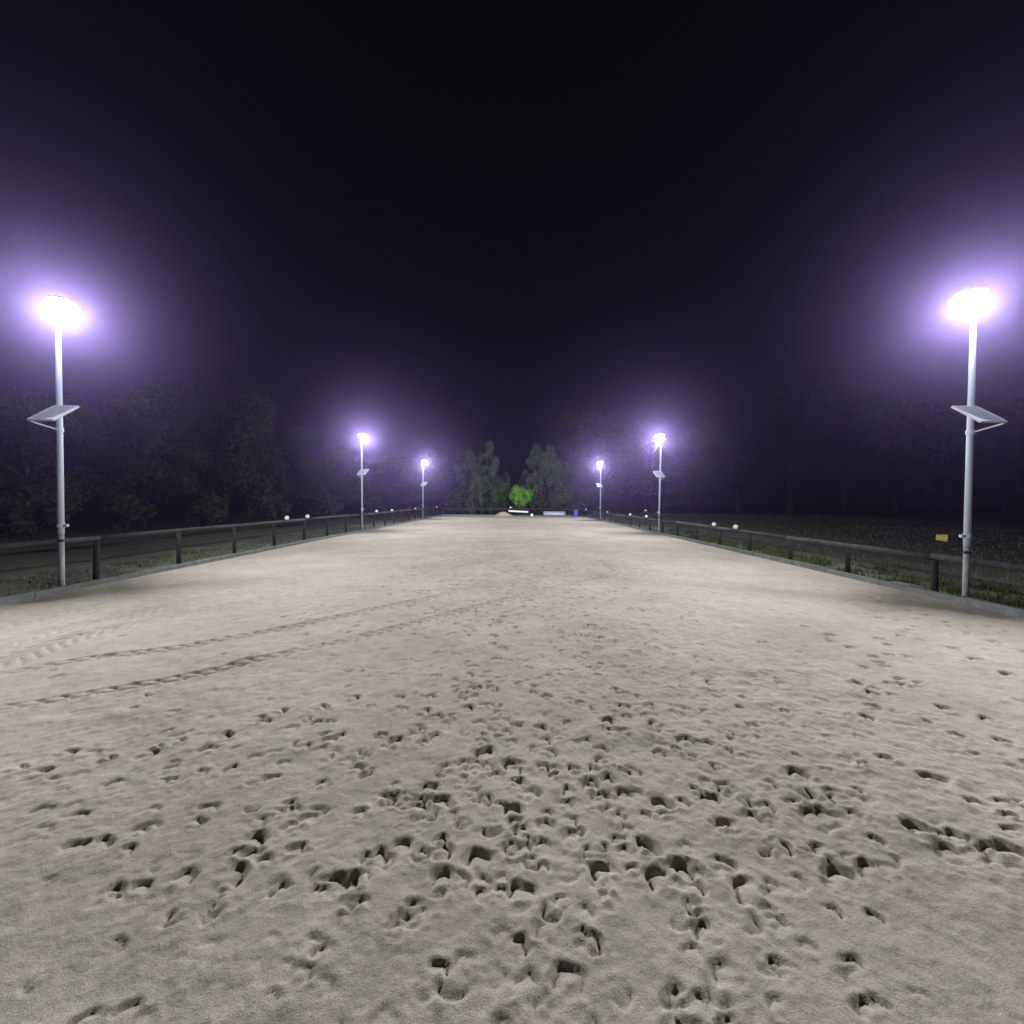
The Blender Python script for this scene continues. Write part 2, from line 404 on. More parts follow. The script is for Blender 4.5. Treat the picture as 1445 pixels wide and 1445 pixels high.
def grid_mesh(name, X, Y, Zz):
    r, c = X.shape
    co = np.stack([X, Y, Zz], -1).reshape(-1, 3).astype(np.float32)
    idx = np.arange(r * c).reshape(r, c)
    q = np.stack([idx[:-1, :-1], idx[:-1, 1:], idx[1:, 1:], idx[1:, :-1]], -1).reshape(-1, 4).astype(np.int32)
    me = bpy.data.meshes.new(name)
    me.vertices.add(len(co)); me.vertices.foreach_set('co', co.ravel())
    me.loops.add(q.size); me.loops.foreach_set('vertex_index', q.ravel())
    me.polygons.add(len(q)); me.polygons.foreach_set('loop_start', np.arange(0, q.size, 4, dtype=np.int32))
    me.polygons.foreach_set('use_smooth', np.ones(len(q), dtype=bool))
    me.update(calc_edges=True)
    return me
sand = link('sand_arena', grid_mesh('sand_arena', GX, GY, Z), M_sand)
tag(sand, kind='structure')

# ------------------------------------------------------------------ ground around the arena
def warp(n, m, p):
    t = np.linspace(-1, 1, n)
    return np.sign(t) * np.abs(t) ** p * m
gx = np.sort(np.concatenate([warp(161, 230, 2.6), [KL - .02, KR + .02, KL + .05, KR - .05]]))
gy = np.sort(np.concatenate([warp(181, 230, 2.4) + 14, [Y1 + .02]]))
AX, AY = np.meshgrid(gx, gy)
out = np.maximum(np.maximum(KL - AX, AX - KR), np.maximum(AY - Y1, Y0 - AY))
AZ = -0.16 + 0.05 * sstep(0, .3, out) + sstep(.3, 3, out) * (0.035 * vnoise(AX, AY, .7, 31) + .06 * vnoise(AX, AY, .16, 32))
AZ = np.where(out < 0, -0.2, AZ)
AZ += sstep(6, 60, AX - KR) * 0.25
ground = link('ground', grid_mesh('ground', AX, AY, AZ), M_ground)
tag(ground, kind='structure')

# pale track in the grass beyond the left fence
bm = bmesh.new()
prev = None
for k in range(60):
    yy = 6 + k * .45
    cx = -15.0 + .25 * math.sin(yy * .5) + .12 * math.sin(yy * 1.7); wd = .22 + .14 * math.sin(yy * .9 + 1)
    a, b = bm.verts.new((cx - wd, yy, 0.03)), bm.verts.new((cx + wd, yy, 0.03))
    if prev: bm.faces.new((prev[0], prev[1], b, a))
    prev = (a, b)
tag(bm_obj('dirt_path', bm, M_path), kind='structure')

# ------------------------------------------------------------------ timber edging, plank by plank
def edging(label, a, b, inward):
    a, b = Vector(a), Vector(b)
    root = empty('arena_edging', a, label, 'edging')
    d = (b - a); ln = d.length; d.normalize()
    nrm = Vector((d.y, -d.x, 0))
    if nrm.dot(Vector(inward)) > 0: nrm = -nrm
    ang = math.atan2(d.y, d.x)
    side = 1 if Vector((-d.y, d.x, 0)).dot(nrm) > 0 else -1
    L0 = 2.95
    bm = bmesh.new()
    add_box(bm, (0.004, 0, -.16), (L0 - .004, .07 * side, 0.10), .006)
    me = bpy.data.meshes.new('plank'); bmesh.ops.recalc_face_normals(bm, faces=bm.faces[:]); bm.to_mesh(me); bm.free()
    me.materials.append(M_kerb)
    k = 0
    while k * L0 < ln - .3:
        p = bpy.data.objects.new('plank', me); C.objects.link(p); p.parent = root
        off = d * (k * L0) + nrm * random.uniform(0, .012)
        p.location = (off.x, off.y, random.uniform(-.012, .010))
        sc = min(1, (ln - k * L0) / L0)
        p.scale = (sc, 1, 1)
        p.rotation_euler = (0, random.uniform(-.003, .003), ang + random.uniform(-.002, .002))
        k += 1
    return root
edging('grey timber edging boards along the left side of the sand', (KL, Y0, 0), (KL, Y1, 0), (1, 0, 0))
edging('grey timber edging boards along the right side of the sand', (KR, Y0, 0), (KR, Y1, 0), (-1, 0, 0))
edging('low edging boards across the far end of the sand', (KL - .09, Y1 + .002, 0), (KR + .09, Y1 + .002, 0), (0, -1, 0))

# ------------------------------------------------------------------ post and rail fences
def post_mesh(h):
    bm = bmesh.new()
    add_tube(bm, [(0, 0, -.35), (0, 0, h - .02), (0, 0, h)], [.050, .047, .040], 10)
    me = bpy.data.meshes.new('post'); bmesh.ops.recalc_face_normals(bm, faces=bm.faces[:])
    for f in bm.faces: f.smooth = len(f.verts) == 4
    bm.to_mesh(me); bm.free(); me.materials.append(M_post); return me
def rail_mesh(ln, ht):
    # half-round timber, flat side to the posts (+Y), axis along X
    bm = bmesh.new(); n = 9; rings = []
    for x in np.linspace(.004, ln - .004, 5):
        j = .006 * math.sin(x * 3)
        rings.append([bm.verts.new((x, -.055 * math.sin(PI * k / (n-1)) + j*.4, ht/2 * math.cos(PI * k / (n-1)) + j)) for k in range(n)])
    for a, b in zip(rings, rings[1:]):
        for k in range(n - 1): bm.faces.new((a[k], a[k+1], b[k+1], b[k])).smooth = True
        bm.faces.new((a[n-1], a[0], b[0], b[n-1]))
    bm.faces.new(rings[0]); bm.faces.new(rings[-1][::-1])
    me = bpy.data.meshes.new('rail'); bmesh.ops.recalc_face_normals(bm, faces=bm.faces[:]); bm.to_mesh(me); bm.free()
    me.materials.append(M_wood); return me
def fence(label, a, b, step, ztop, rail_h, flat_out, first=0.0):
    a, b = Vector(a), Vector(b)
    root = empty('post_and_rail_fence', a, label, 'fence')
    d = b - a; ln = d.length; d.normalize(); ang = math.atan2(d.y, d.x)
    left = Vector((-d.y, d.x, 0))
    s = 1 if left.dot(Vector(flat_out)) > 0 else -1
    pm, rm = post_mesh(ztop - .01), rail_mesh(step * 2, rail_h)
    k = 0
    while first + k * step < ln + .05:
        o = bpy.data.objects.new('post', pm); C.objects.link(o); o.parent = root
        p = d * (first + k * step) + left * s * .066
        o.location = (p.x, p.y, random.uniform(-.03, .012)); o.rotation_euler = (random.uniform(-.025, .025), random.uniform(-.025, .025), random.uniform(0, 6))
        k += 1
    k = 0
    while first + k * step * 2 < ln - .1:
        o = bpy.data.objects.new('rail', rm); C.objects.link(o); o.parent = root
        p = d * (first + k * step * 2)
        rem = min(1, (ln - first - k * step * 2) / (step * 2))
        o.location = (p.x, p.y, ztop - rail_h/2 + random.uniform(-.012, .012)); o.scale = (rem, s, 1)
        o.rotation_euler = (0, random.uniform(-.004, .004), ang)
        k += 1
    return root
FL, FR = -8.07, 7.47
fence('weathered post and rail fence along the left side of the arena', (FL, -4.1, 0), (FL, 46.9, 0), 2.05, .90, .095, (-1, 0, 0))
fence('dark post and rail fence along the right side of the arena', (FR, -4.4, 0), (FR, 46.9, 0), 2.0, .70, .115, (1, 0, 0), .02)
fence('dark post and rail fence across the far end of the arena', (FL, 47.0, 0), (FR, 47.0, 0), 2.2, .78, .13, (0, 1, 0))

# ------------------------------------------------------------------ white marker discs on the fence rails
def disc(x, y, z, r, face, m, label):
    bm = bmesh.new()
    M = Matrix.Rotation(face, 4, 'Z') @ Matrix.Rotation(PI/2, 4, 'X')
    add_lathe(bm, [(0, -.022), (r*.8, -.022), (r, -.012), (r, .004), (r*.86, .02), (r*.5, .03), (0, .033)], 20, M)
    root = empty('fence_marker', (x, y, z), label, 'marker', 'round markers on the arena fence')
    bm_obj('disc', bm, m, root, smooth=True)
    bm = bmesh.new(); add_box(bm, (-.012, -.012, -.17), (.012, .012, -r*.7), .002)
    o = bm_obj('stem', bm, M_post, root); o.rotation_euler[2] = face; o.location = (.035*math.sin(-face)*-1, .035, 0)
    return root
for (y, m, t) in [(15.0, M_cream, 'cream round marker on the left fence, nearest to the camera'), (16.5, M_white, 'white round marker on the left fence, second from the camera'),
                  (24.8, M_white, 'white round marker on the left fence just beyond the second lamp'), (27.9, M_white, 'white round marker on the left fence, fourth from the camera'),
                  (34.5, M_white, 'small white round marker on the left fence before the farthest left lamp'), (43.9, M_white, 'white round marker on the left fence near the far corner')]:
    disc(FL + .02, y, .90 + .06, .076 if y < 20 else .072, .35, m, t)
for (y, m, t) in [(14.35, M_cream, 'greenish cream round marker on the right fence, nearest to the camera'), (15.9, M_white, 'white round marker on the right fence, second from the camera'),
                  (24.05, M_white, 'white round marker on the right fence just beyond the second lamp'), (27.4, M_white, 'white round marker on the right fence, fourth from the camera'),
                  (34.1, M_white, 'small white round marker on the right fence before the farthest right lamp'), (44.3, M_white, 'white round marker on the right fence near the far corner')]:
    disc(FR - .02, y, .70 + .07, .076 if y < 20 else .072, -.35, m, t)
r = empty('field_marker', (9.3, 30.2, -.1), 'small white marker on a thin stake in the field behind the right fence', 'marker')
bm = bmesh.new(); add_tube(bm, [(0, 0, -.2), (0, 0, 1.05)], .014, 8); bm_obj('stake', bm, M_post, r)
bm = bmesh.new(); add_lathe(bm, [(0, -.05), (.09, -.04), (.1, 0), (.07, .05), (0, .065)], 16); bm_obj('cap', bm, M_white, r, (0, 0, 1.08), True)
r = empty('end_marker', (-.40, 45.55, 0), 'white marker on a short dark post at the middle of the far end', 'marker')
bm = bmesh.new(); add_tube(bm, [(0, 0, -.1), (0, 0, .86)], .03, 8); bm_obj('post', bm, M_post, r)
bm = bmesh.new(); add_lathe(bm, [(0, -.07), (.12, -.06), (.14, 0), (.11, .06), (0, .08)], 16); bm_obj('cap', bm, M_white, r, (0, 0, .92), True)

# ------------------------------------------------------------------ solar street lamps
LAMP_H = 4.94
def make_lamp():
    """Lamp for the left side: arena lies towards +X, camera towards -Y."""
    root = bpy.data.objects.new('solar_street_lamp', None); C.objects.link(root)
    bm = bmesh.new(); add_tube(bm, [(0, 0, .98), (0, 0, 2.7), (0, 0, LAMP_H - .10)], [.045, .043, .037], 20)
    bm_obj('pole', bm, M_pole, root, smooth=True)
    bm = bmesh.new(); add_tube(bm, [(0, 0, -.3), (0, 0, .98)], [.040, .040], 20)
    bm_obj('base_tube', bm, M_stub, root, smooth=True)
    bm = bmesh.new(); add_lathe(bm, [(.044, 1.10), (.058, 1.105), (.058, 1.165), (.044, 1.17)], 20)
    add_box(bm, (.05, -.025, 1.112), (.12, .025, 1.158), .006)
    bm_obj('collar', bm, M_pole, root)
    bm = bmesh.new(); add_lathe(bm, [(.040, .845), (.049, .848), (.049, .892), (.040, .895)], 20)
    bm_obj('strap', bm, M_black, root)
    # head: a shallow casing over a bulging lit diffuser, carried on a short arm
    T = Matrix.Translation((.09, 0, LAMP_H)) @ Matrix.Rotation(.20, 4, 'Y')
    S = Matrix.Diagonal((1.12, 0.98, 1.02, 1.0))
    bm = bmesh.new()
    add_tube(bm, [(0, 0, LAMP_H - .16), (0.0, 0, LAMP_H + .02), (.05, 0, LAMP_H + .085), (.16, 0, LAMP_H + .09)], [.037, .034, .030, .026], 12)
    bm_obj('arm', bm, M_case, root, smooth=True)
    bm = bmesh.new()
    add_lathe(bm, [(0, .105), (.06, .10), (.13, .082), (.155, .07), (.15, .062), (0, .066)], 32, T @ S)
    bm_obj('lamp_housing', bm, M_case, root, smooth=True)
    bm = bmesh.new()
    add_lathe(bm, [(0, .0655), (.10, .06), (.17, .042), (.205, .012), (.212, -.02), (.20, -.055), (.165, -.09), (.10, -.118), (0, -.128)], 24, T @ S)
    bm_obj('diffuser', bm, M_lens, root, smooth=True)
    # two optics modules throw the light along the arena (the usual batwing spread of a street lamp)
    for sy in (1, -1):
        ld = bpy.data.lights.new('lamp_beam', 'AREA')
        ld.energy = BEAM_POWER; ld.color = (0.93, 0.95, 1.0); ld.shape = 'RECTANGLE'; ld.size = .24; ld.size_y = .06; ld.spread = math.radians(144)
        lo = bpy.data.objects.new('lamp_beam', ld); C.objects.link(lo); lo.parent = root
        lo.location = (.13, .06 * sy, LAMP_H - .186)
        lo.rotation_euler = Vector((1, 1.15 * sy, -.28)).to_track_quat('-Z', 'Y').to_euler()
    # solar panel, lower edge towards the camera
    t0 = Vector((-.02, -.075, 3.20)); ex = Vector((.42, 0, 0)); dn = Vector((-.10, -.33, -.30))
    nrm = ex.cross(dn).normalized()
    if nrm.y > 0: nrm = -nrm
    def quad(bm, o, e, d, th):
        vs = [o, o + e, o + e + d, o + d]
        a = [bm.verts.new(v) for v in vs]; b = [bm.verts.new(v - nrm * th) for v in vs]
        bm.faces.new(a); bm.faces.new(b[::-1])
        for i in range(4): bm.faces.new((a[i], a[(i+1) % 4], b[(i+1) % 4], b[i]))
    exn, dnn = ex.normalized(), dn.normalized(); fw_ = .022
    bm = bmesh.new(); quad(bm, t0 + exn*fw_ + dnn*fw_ - nrm*.006, ex - exn*2*fw_, dn - dnn*2*fw_, .012)
    pan = bm_obj('solar_panel', bm, M_panel, root)
    bm = bmesh.new()
    quad(bm, t0, ex, dnn*fw_, .035); quad(bm, t0 + dn - dnn*fw_, ex, dnn*fw_, .035)
    quad(bm, t0 + dnn*fw_, exn*fw_, dn - dnn*2*fw_, .035); quad(bm, t0 + ex - exn*fw_ + dnn*fw_, exn*fw_, dn - dnn*2*fw_, .035)
    bm_obj('frame', bm, M_case, pan)
    bm = bmesh.new()
    add_tube(bm, [(-.02, -.05, 2.80), tuple(t0 + dn + ex*.08 - nrm*.04)], .012, 8)
    bm_obj('panel_strut', bm, M_case, root)
    bm = bmesh.new(); add_tube(bm, [(.04, -.05, 3.12), tuple(t0 + dn*.2 + ex*.3 - nrm*.03)], .014, 8); bm_obj('panel_strut', bm, M_case, root)
    bm = bmesh.new(); add_lathe(bm, [(.043, 2.76), (.054, 2.765), (.054, 2.83), (.043, 2.835)], 20); bm_obj('panel_clamp', bm, M_case, root)
    return root
lamp0 = make_lamp()
spots = [(-7.895, 7.35, 1, 'nearest left solar street lamp with a bright white head on a tall pole'),
         (-7.895, 22.0, 1, 'second left solar street lamp, midway along the fence, lit white'),
         (-7.895, 36.65, 1, 'farthest left solar street lamp, small and lit white near the trees'),
         (7.285, 6.87, -1, 'nearest right solar street lamp with a bright white head on a tall pole'),
         (7.285, 21.45, -1, 'second right solar street lamp beside the dark field, lit white'),
         (7.285, 36.05, -1, 'farthest right solar street lamp, small and lit white near the trees')]
for k, (x, y, s, t) in enumerate(spots):
    o = lamp0 if k == 0 else copy_tree(lamp0)
    o.location = (x, y, -.06 if s < 0 else 0); o.scale = (s, 1, 1)
    o.rotation_euler = (random.uniform(-.008, .008), random.uniform(-.008, .008), random.uniform(-.05, .05))
    tag(o, t, 'street lamp', 'solar street lamps along the arena')

# ------------------------------------------------------------------ trees
def leaf_cloud(name, blobs, n, size, m, aspect=1.6, droop=0.0, seed=1):
    """blobs: (x, y, z, rx, ry, rz) foliage clumps; leaf-sized quads spread towards their shells."""
    r = np.random.default_rng(seed)
    B = np.array(blobs); wts = (B[:, 3]*B[:, 4]*B[:, 5]) ** .67; wts /= wts.sum()
    k = r.choice(len(B), n, p=wts)
    d = r.normal(size=(n, 3)); d /= np.linalg.norm(d, axis=1)[:, None]
    rad = r.random(n) ** .45 * (1 + .12 * r.normal(size=n))
    c = B[k, :3] + d * rad[:, None] * B[k, 3:]
    nrm = d + .8 * r.normal(size=(n, 3)); nrm /= np.linalg.norm(nrm, axis=1)[:, None]
    a = np.cross(nrm, r.normal(size=(n, 3))); a /= np.linalg.norm(a, axis=1)[:, None]
    a[:, 2] -= droop; a /= np.linalg.norm(a, axis=1)[:, None]
    b = np.cross(nrm, a)
    s = size * (.6 + .8 * r.random(n))[:, None]
    p0, p2 = c - a*s*aspect*.5, c + a*s*aspect*.5
    p1, p3 = c - b*s*.5 + nrm*s*.12, c + b*s*.5 + nrm*s*.12
    co = np.stack([p0, p1, p2, p3], 1).reshape(-1, 3).astype(np.float32)
    me = bpy.data.meshes.new(name)
    me.vertices.add(len(co)); me.vertices.foreach_set('co', co.ravel())
    me.loops.add(4*n); me.loops.foreach_set('vertex_index', np.arange(4*n, dtype=np.int32))
    me.polygons.add(n); me.polygons.foreach_set('loop_start', np.arange(0, 4*n, 4, dtype=np.int32))
    me.update(calc_edges=True); me.materials.append(m)
    return me

def broad_tree(seed, m, n=15000, h=10.0, w=4.2, leaf=.145):
    q = random.Random(seed)
    bm = bmesh.new()
    th = h * q.uniform(.22, .3)
    add_tube(bm, [(0, 0, -.3), (.05, 0, th*.5), (.1, .06, th), (.15, .1, h*.55), (.1, .1, h*.8)], [.032*h, .024*h, .02*h, .012*h, .004*h], 9)
    blobs = []
    for k in range(26):
        a = q.uniform(0, 2*PI); zz = q.uniform(.26, .95)
        prof = math.sin(PI * min(1, (zz - .14) / .95)) ** .6
        rr = w * prof * q.uniform(.35, .92)
        p = Vector((rr*math.cos(a), rr*math.sin(a), zz*h))
        sz = h * q.uniform(.075, .135)
        blobs.append((p.x, p.y, p.z, sz*1.25, sz*1.25, sz*.85))
        base = Vector((.1, .06, max(th*.8, p.z - rr*.8)))
        mid = base.lerp(p, .55) + Vector((0, 0, .04*h))
        add_tube(bm, [base, mid, p], [.009*h, .006*h, .002*h], 6)
    return [('trunk', bm, M_bark), ('crown', leaf_cloud('crown', blobs, n, leaf, m, seed=seed), None)]

def cone_tree(seed, m, n=14000, h=9.0, w=3.7, leaf=.17):
    q = random.Random(seed)
    bm = bmesh.new()
    add_tube(bm, [(0, 0, -.3), (0, .03, h*.5), (.02, 0, h*.97)], [.022*h, .013*h, .003*h], 9)
    blobs = []
    for k in range(58):
        zz = q.uniform(.1, 1) ** .9; a = q.uniform(0, 2*PI)
        rr = w * (1.02 - zz) ** .75 * q.uniform(.25, 1.0)
        p = Vector((rr*math.cos(a), rr*math.sin(a), zz*h*.98))
        sz = h * q.uniform(.035, .07) * (1.15 - .5*zz)
        blobs.append((p.x, p.y, p.z, sz, sz, sz*1.35))
        add_tube(bm, [(0, 0, max(.2, p.z - rr*.5)), p], [.005*h, .0015*h], 5)
    return [('trunk', bm, M_bark), ('crown', leaf_cloud('crown', blobs, n, leaf, m, 2.0, -.2, seed), None)]

def bush(seed, m, n=3200, h=2.4, w=1.3, leaf=.13):
    q = random.Random(seed)
    bm = bmesh.new(); blobs = []
    for k in range(14):
        a = q.uniform(0, 2*PI); zz = q.uniform(.25, .92); rr = w * math.sin(PI*min(1, zz*.85 + .12)) * q.uniform(.2, .8)
        p = Vector((rr*math.cos(a), rr*math.sin(a), zz*h)); sz = h * q.uniform(.12, .2)
        blobs.append((p.x, p.y, p.z, sz*1.1, sz*1.1, sz))
        add_tube(bm, [(q.uniform(-.1, .1), q.uniform(-.1, .1), -.2), (p.x*.4, p.y*.4, p.z*.5), p], [.03, .02, .006], 6)
    return [('trunk', bm, M_bark), ('crown', leaf_cloud('crown', blobs, n, leaf, m, seed=seed), None)]

TEMPL = {}
def template(key, parts):
    out = []
    for nm, g, m in parts:
        if isinstance(g, bmesh.types.BMesh):
            me = bpy.data.meshes.new(nm); bmesh.ops.recalc_face_normals(g, faces=g.faces[:])
            for f in g.faces: f.smooth = True
            g.to_mesh(me); g.free(); me.materials.append(m)
        else: me = g
        out.append((nm, me))
    TEMPL[key] = out
template('broad_a', broad_tree(101, M_leaf)); template('broad_b', broad_tree(202, M_leaf, w=4.8)); template('broad_c', broad_tree(303, M_leaf, w=3.8))
template('cone_a', cone_tree(404, M_pine)); template('cone_b', cone_tree(505, M_pine, w=4.3))
def round_bush(seed, m, n, h, w, leaf):
    q = random.Random(seed); bm = bmesh.new(); blobs = []
    for k in range(20):
        d = Vector((q.gauss(0, 1), q.gauss(0, 1), q.gauss(0, 1))).normalized() * w * q.uniform(.4, .85)
        p = Vector((d.x, d.y, h - w + d.z*.95)); sz = w * q.uniform(.2, .38)
        blobs.append((p.x, p.y, p.z, sz, sz, sz))
        add_tube(bm, [(q.uniform(-.06, .06), q.uniform(-.06, .06), -.3), (p.x*.3, p.y*.3, (h - w)*.7), p], [.035, .025, .006], 6)
    return [('trunk', bm, M_bark), ('crown', leaf_cloud('crown', blobs, n, leaf, m, seed=seed), None)]
template('lime', round_bush(606, M_lime, 5600, 3.7, 1.42, .13)); template('olive', bush(707, M_olive)); template('shrub', bush(808, M_leaf, leaf=.16))

def plant(key, name, x, y, sc, label, group, zs=1.0, cat='tree', z=-.12):
    o = empty(name, (x, y, z), label, cat, group)
    o.scale = (sc, sc, sc * zs); o.rotation_euler[2] = random.uniform(0, 6.28)
    for nm, me in TEMPL[key]: link(nm, me, None, o)
    return o
def px(x, Y):          # lateral position at depth Y that falls under image column x
    return (x - 726) / 600.5 * Y
GL, GRt, GC = 'dark trees behind the left fence', 'dark trees beyond the field on the right', 'trees behind the far end of the arena'
left = [('broad_c', -22.5, 19.5, .66, 'dark leafy tree at the left picture edge behind the nearest left lamp'),
        ('broad_b', -22, 25, .76, 'dark broad tree just right of the nearest left lamp pole'),
        ('broad_a', -24, 31, .95, 'dark tree standing behind the others left of the fence markers'),
        ('broad_a', -20.5, 30, .92, 'tallest dark tree above the two nearest left fence markers'),
        ('broad_c', -19.5, 36, .80, 'dark tree midway between the two nearest left lamps'),
        ('broad_b', -18, 42, .68, 'dark lower tree just left of the second left lamp'),
        ('broad_a', -17, 49, .62, 'dark low tree right of the second left lamp'),
        ('broad_c', -13.5, 54, .72, 'dark tree just behind the farthest left lamp')]
for k, x, y, s, t in left: plant(k, 'broadleaf_tree', x, y, s, t, GL)
for i, (x, y, s) in enumerate([(-20.5, 18, 1.1), (-18.8, 20.5, .95), (-18, 24.5, 1.1), (-17, 29, 1.2), (-16, 36, 1.1), (-14.5, 44, 1.1)]):
    plant('shrub', 'undergrowth_bush', x, y, s, ['dark bush under the trees', 'low dark bush', 'rounded dark bush', 'dark leafy bush', 'small dark bush', 'dark bush by the fence'][i] + ' on the left, ' +
          ['beside the nearest lamp pole', 'second in from the nearest lamp', 'third in from the nearest lamp', 'below the nearest fence markers', 'left of the second lamp', 'right of the second lamp'][i], 'bushes under the left trees', .8, 'bush')
rightt = [('broad_b', px(845, 64), 64, 1.55, 'tall broad tree rising behind the farthest right lamp'),
          ('broad_a', px(915, 70), 70, 1.25, 'dark tree behind the second right lamp'),
          ('broad_c', px(975, 74), 74, 1.35, 'dark tree right of the second right lamp at the field edge'),
          ('broad_a', px(1040, 70), 70, 1.7, 'tall dark tree above the nearest right fence markers'),
          ('broad_b', px(1115, 66), 66, 2.0, 'tallest dark tree at the far edge of the field'),
          ('broad_c', px(1190, 66), 66, 1.75, 'dark tree right of the tallest tree at the field edge'),
          ('broad_a', px(1262, 62), 62, 1.6, 'dark tree above the yellow bucket at the field edge'),
          ('broad_b', px(1335, 62), 62, 1.5, 'dark tree left of the nearest right lamp pole'),
          ('broad_c', px(1415, 60), 60, 1.6, 'dark tree at the right picture edge')]
for k, x, y, s, t in rightt: plant(k, 'broadleaf_tree', x, y, s, t, GRt)
centre = [('broad_c', px(625, 57), 57, .86, 'dim tree between the farthest left lamp and the pointed trees'),
          ('cone_b', px(661, 56), 56, .92, 'greyish pointed tree left of the taller pointed one at the far end'),
          ('cone_a', px(690, 55), 55, 1.02, 'taller pointed grey green tree left of the bright green bush'),
          ('cone_b', px(757, 56), 56, 1.0, 'pointed grey green tree directly behind the bright green bush'),
          ('cone_a', px(776, 55), 55, .97, 'pointed grey green tree right of the bright green bush'),
          ('cone_b', px(800, 58), 58, .75, 'shorter dim pointed tree above the blue barrel'),
          ('broad_b', px(822, 58), 58, .70, 'dim rounded tree left of the farthest right lamp'),
          ('cone_b', px(712, 58), 58, .62, 'dim short tree filling the gap left of the bright green bush'),
          ('cone_a', px(741, 59), 59, .66, 'dim short tree showing just above the bright green bush'),
          ('cone_a', px(672, 52), 52, .55, 'short pale pointed tree at the far end left of the bush')]
for k, x, y, s, t in centre: plant(k, 'conifer_tree' if k.startswith('cone') else 'broadleaf_tree', x, y, s, t, GC)
plant('lime', 'green_bush', px(736, 48), 48, 1.0, 'bright lime green bush at the far end of the arena', None, 1.0, 'bush', -.1)
plant('shrub', 'undergrowth_bush', px(737, 47.9), 47.9, .55, 'small dark bush at the foot of the bright lime green bush', 'bushes behind the far end', 1.0, 'bush')
plant('olive', 'green_bush', px(708, 51), 51, 1.0, 'taller dull green bush left of the bright green one', None, 1.5, 'bush', .2)
for i, (x, y, s) in enumerate([(px(640, 51), 51, 1.0), (px(695, 51), 51, .9), (px(752, 50.5), 50.5, .8), (px(785, 51), 51, .9), (px(815, 51.5), 51.5, 1.0)]):
    plant('shrub', 'undergrowth_bush', x, y, s, ['dark low bush near the far left corner of the arena', 'dark low bush below the taller pointed tree', 'dark low bush at the right foot of the lime bush',
          'dark low bush behind the metal trough', 'dark low bush behind the blue barrel'][i], 'bushes behind the far end', .8, 'bush')

# ------------------------------------------------------------------ things at the far end of the arena
# sand heap
bm = bmesh.new(); n = 22
rings = []
for k in range(7):
    f = k / 6; rr = 1.0 - f
    rings.append([bm.verts.new((1.15*rr*math.cos(2*PI*j/n)*(1 + .12*math.sin(3*j)), .8*rr*math.sin(2*PI*j/n)*(1+.1*math.cos(2*j)), .50*math.sin(f*PI/2)**1.3 - .05 + .03*math.sin(j*2.1+k))) for j in range(n)])
for a, b in zip(rings, rings[1:]):
    for j in range(n): bm.faces.new((a[j], a[(j+1) % n], b[(j+1) % n], b[j]))
bm.faces.new(rings[-1])
o = bm_obj('sand_heap', bm, M_sand, None, (-1.15, 45.0, 0), True); tag(o, 'low heap of pale sand left of the white board at the far end', 'sand heap')
# white board on low trestles
r = empty('white_board', (.42, 45.1, 0), 'long white board lying on low supports at the far end', 'board')
bm = bmesh.new(); add_box(bm, (-1.05, -.10, -.085), (1.05, .10, .085), .01); o = bm_obj('board', bm, M_wboard, r, (0, 0, .50)); o.rotation_euler = (0, .05, 0)
for sx in (-.8, .8):
    bm = bmesh.new(); add_tube(bm, [(sx, -.16, 0), (sx, 0, .40 - sx*.05)], .03, 8); add_tube(bm, [(sx, .16, 0), (sx, 0, .40 - sx*.05)], .03, 8); bm_obj('trestle', bm, M_post, r)
# white block
bm = bmesh.new(); add_box(bm, (-.13, -.13, 0), (.13, .13, .27), .03)
add_box(bm, (-.05, -.02, .265), (.05, .02, .31), .01)
o = bm_obj('white_block', bm, M_white, None, (1.85, 44.9, -.005)); tag(o, 'small white block on the sand right of the white board', 'block')
# galvanised trough
r = empty('metal_trough', (4.25, 45.2, 0), 'long galvanised metal trough beside the blue barrel at the far end', 'trough')
def stadium(hl, rad, n=10):
    return [(hl + rad*math.cos(a), rad*math.sin(a)) for a in np.linspace(-PI/2, PI/2, n)] + [(-hl + rad*math.cos(a), rad*math.sin(a)) for a in np.linspace(PI/2, 1.5*PI, n)]
def loft(bm, secs, capb=False):
    R = [[bm.verts.new((x, y, z)) for x, y in sec] for sec, z in secs]
    for a, b in zip(R, R[1:]):
        for j in range(len(a)): bm.faces.new((a[j], a[(j+1) % len(a)], b[(j+1) % len(a)], b[j])).smooth = True
    if capb: bm.faces.new(R[0][::-1])
bm = bmesh.new(); loft(bm, [(stadium(.95, .24), .05), (stadium(.95, .27), .2), (stadium(.95, .26), .24), (stadium(.95, .29), .5)], True); bm_obj('outer_shell', bm, M_zinc, r)
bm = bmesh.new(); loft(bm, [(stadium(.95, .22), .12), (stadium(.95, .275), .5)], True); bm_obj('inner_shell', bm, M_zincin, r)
bm = bmesh.new()
pp = [(x, y, .505) for x, y in stadium(.95, .285)]; add_tube(bm, pp + [pp[0]], .018, 6, False); bm_obj('rolled_rim', bm, M_zinc, r)
for sx in (-.8, 0, .8):
    bm = bmesh.new(); add_box(bm, (sx-.05, -.26, -.01), (sx+.05, .26, .055), .005); bm_obj('foot', bm, M_zinc, r)
# blue barrel
r = empty('blue_barrel', (6.55, 45.3, 0), 'blue plastic barrel standing at the far right corner of the sand', 'barrel')
bm = bmesh.new(); add_lathe(bm, [(0, 0), (.20, 0), (.215, .02), (.225, .10), (.235, .16), (.225, .2), (.232, .32), (.225, .42), (.235, .46), (.225, .52), (.21, .62), (.17, .655), (.16, .655)], 24)
bm_obj('body', bm, M_blue, r, smooth=True)
bm = bmesh.new(); add_lathe(bm, [(0, .65), (.158, .65), (.163, .66), (.163, .685), (.15, .692), (0, .692)], 24); bm_obj('lid', bm, M_blue, r)

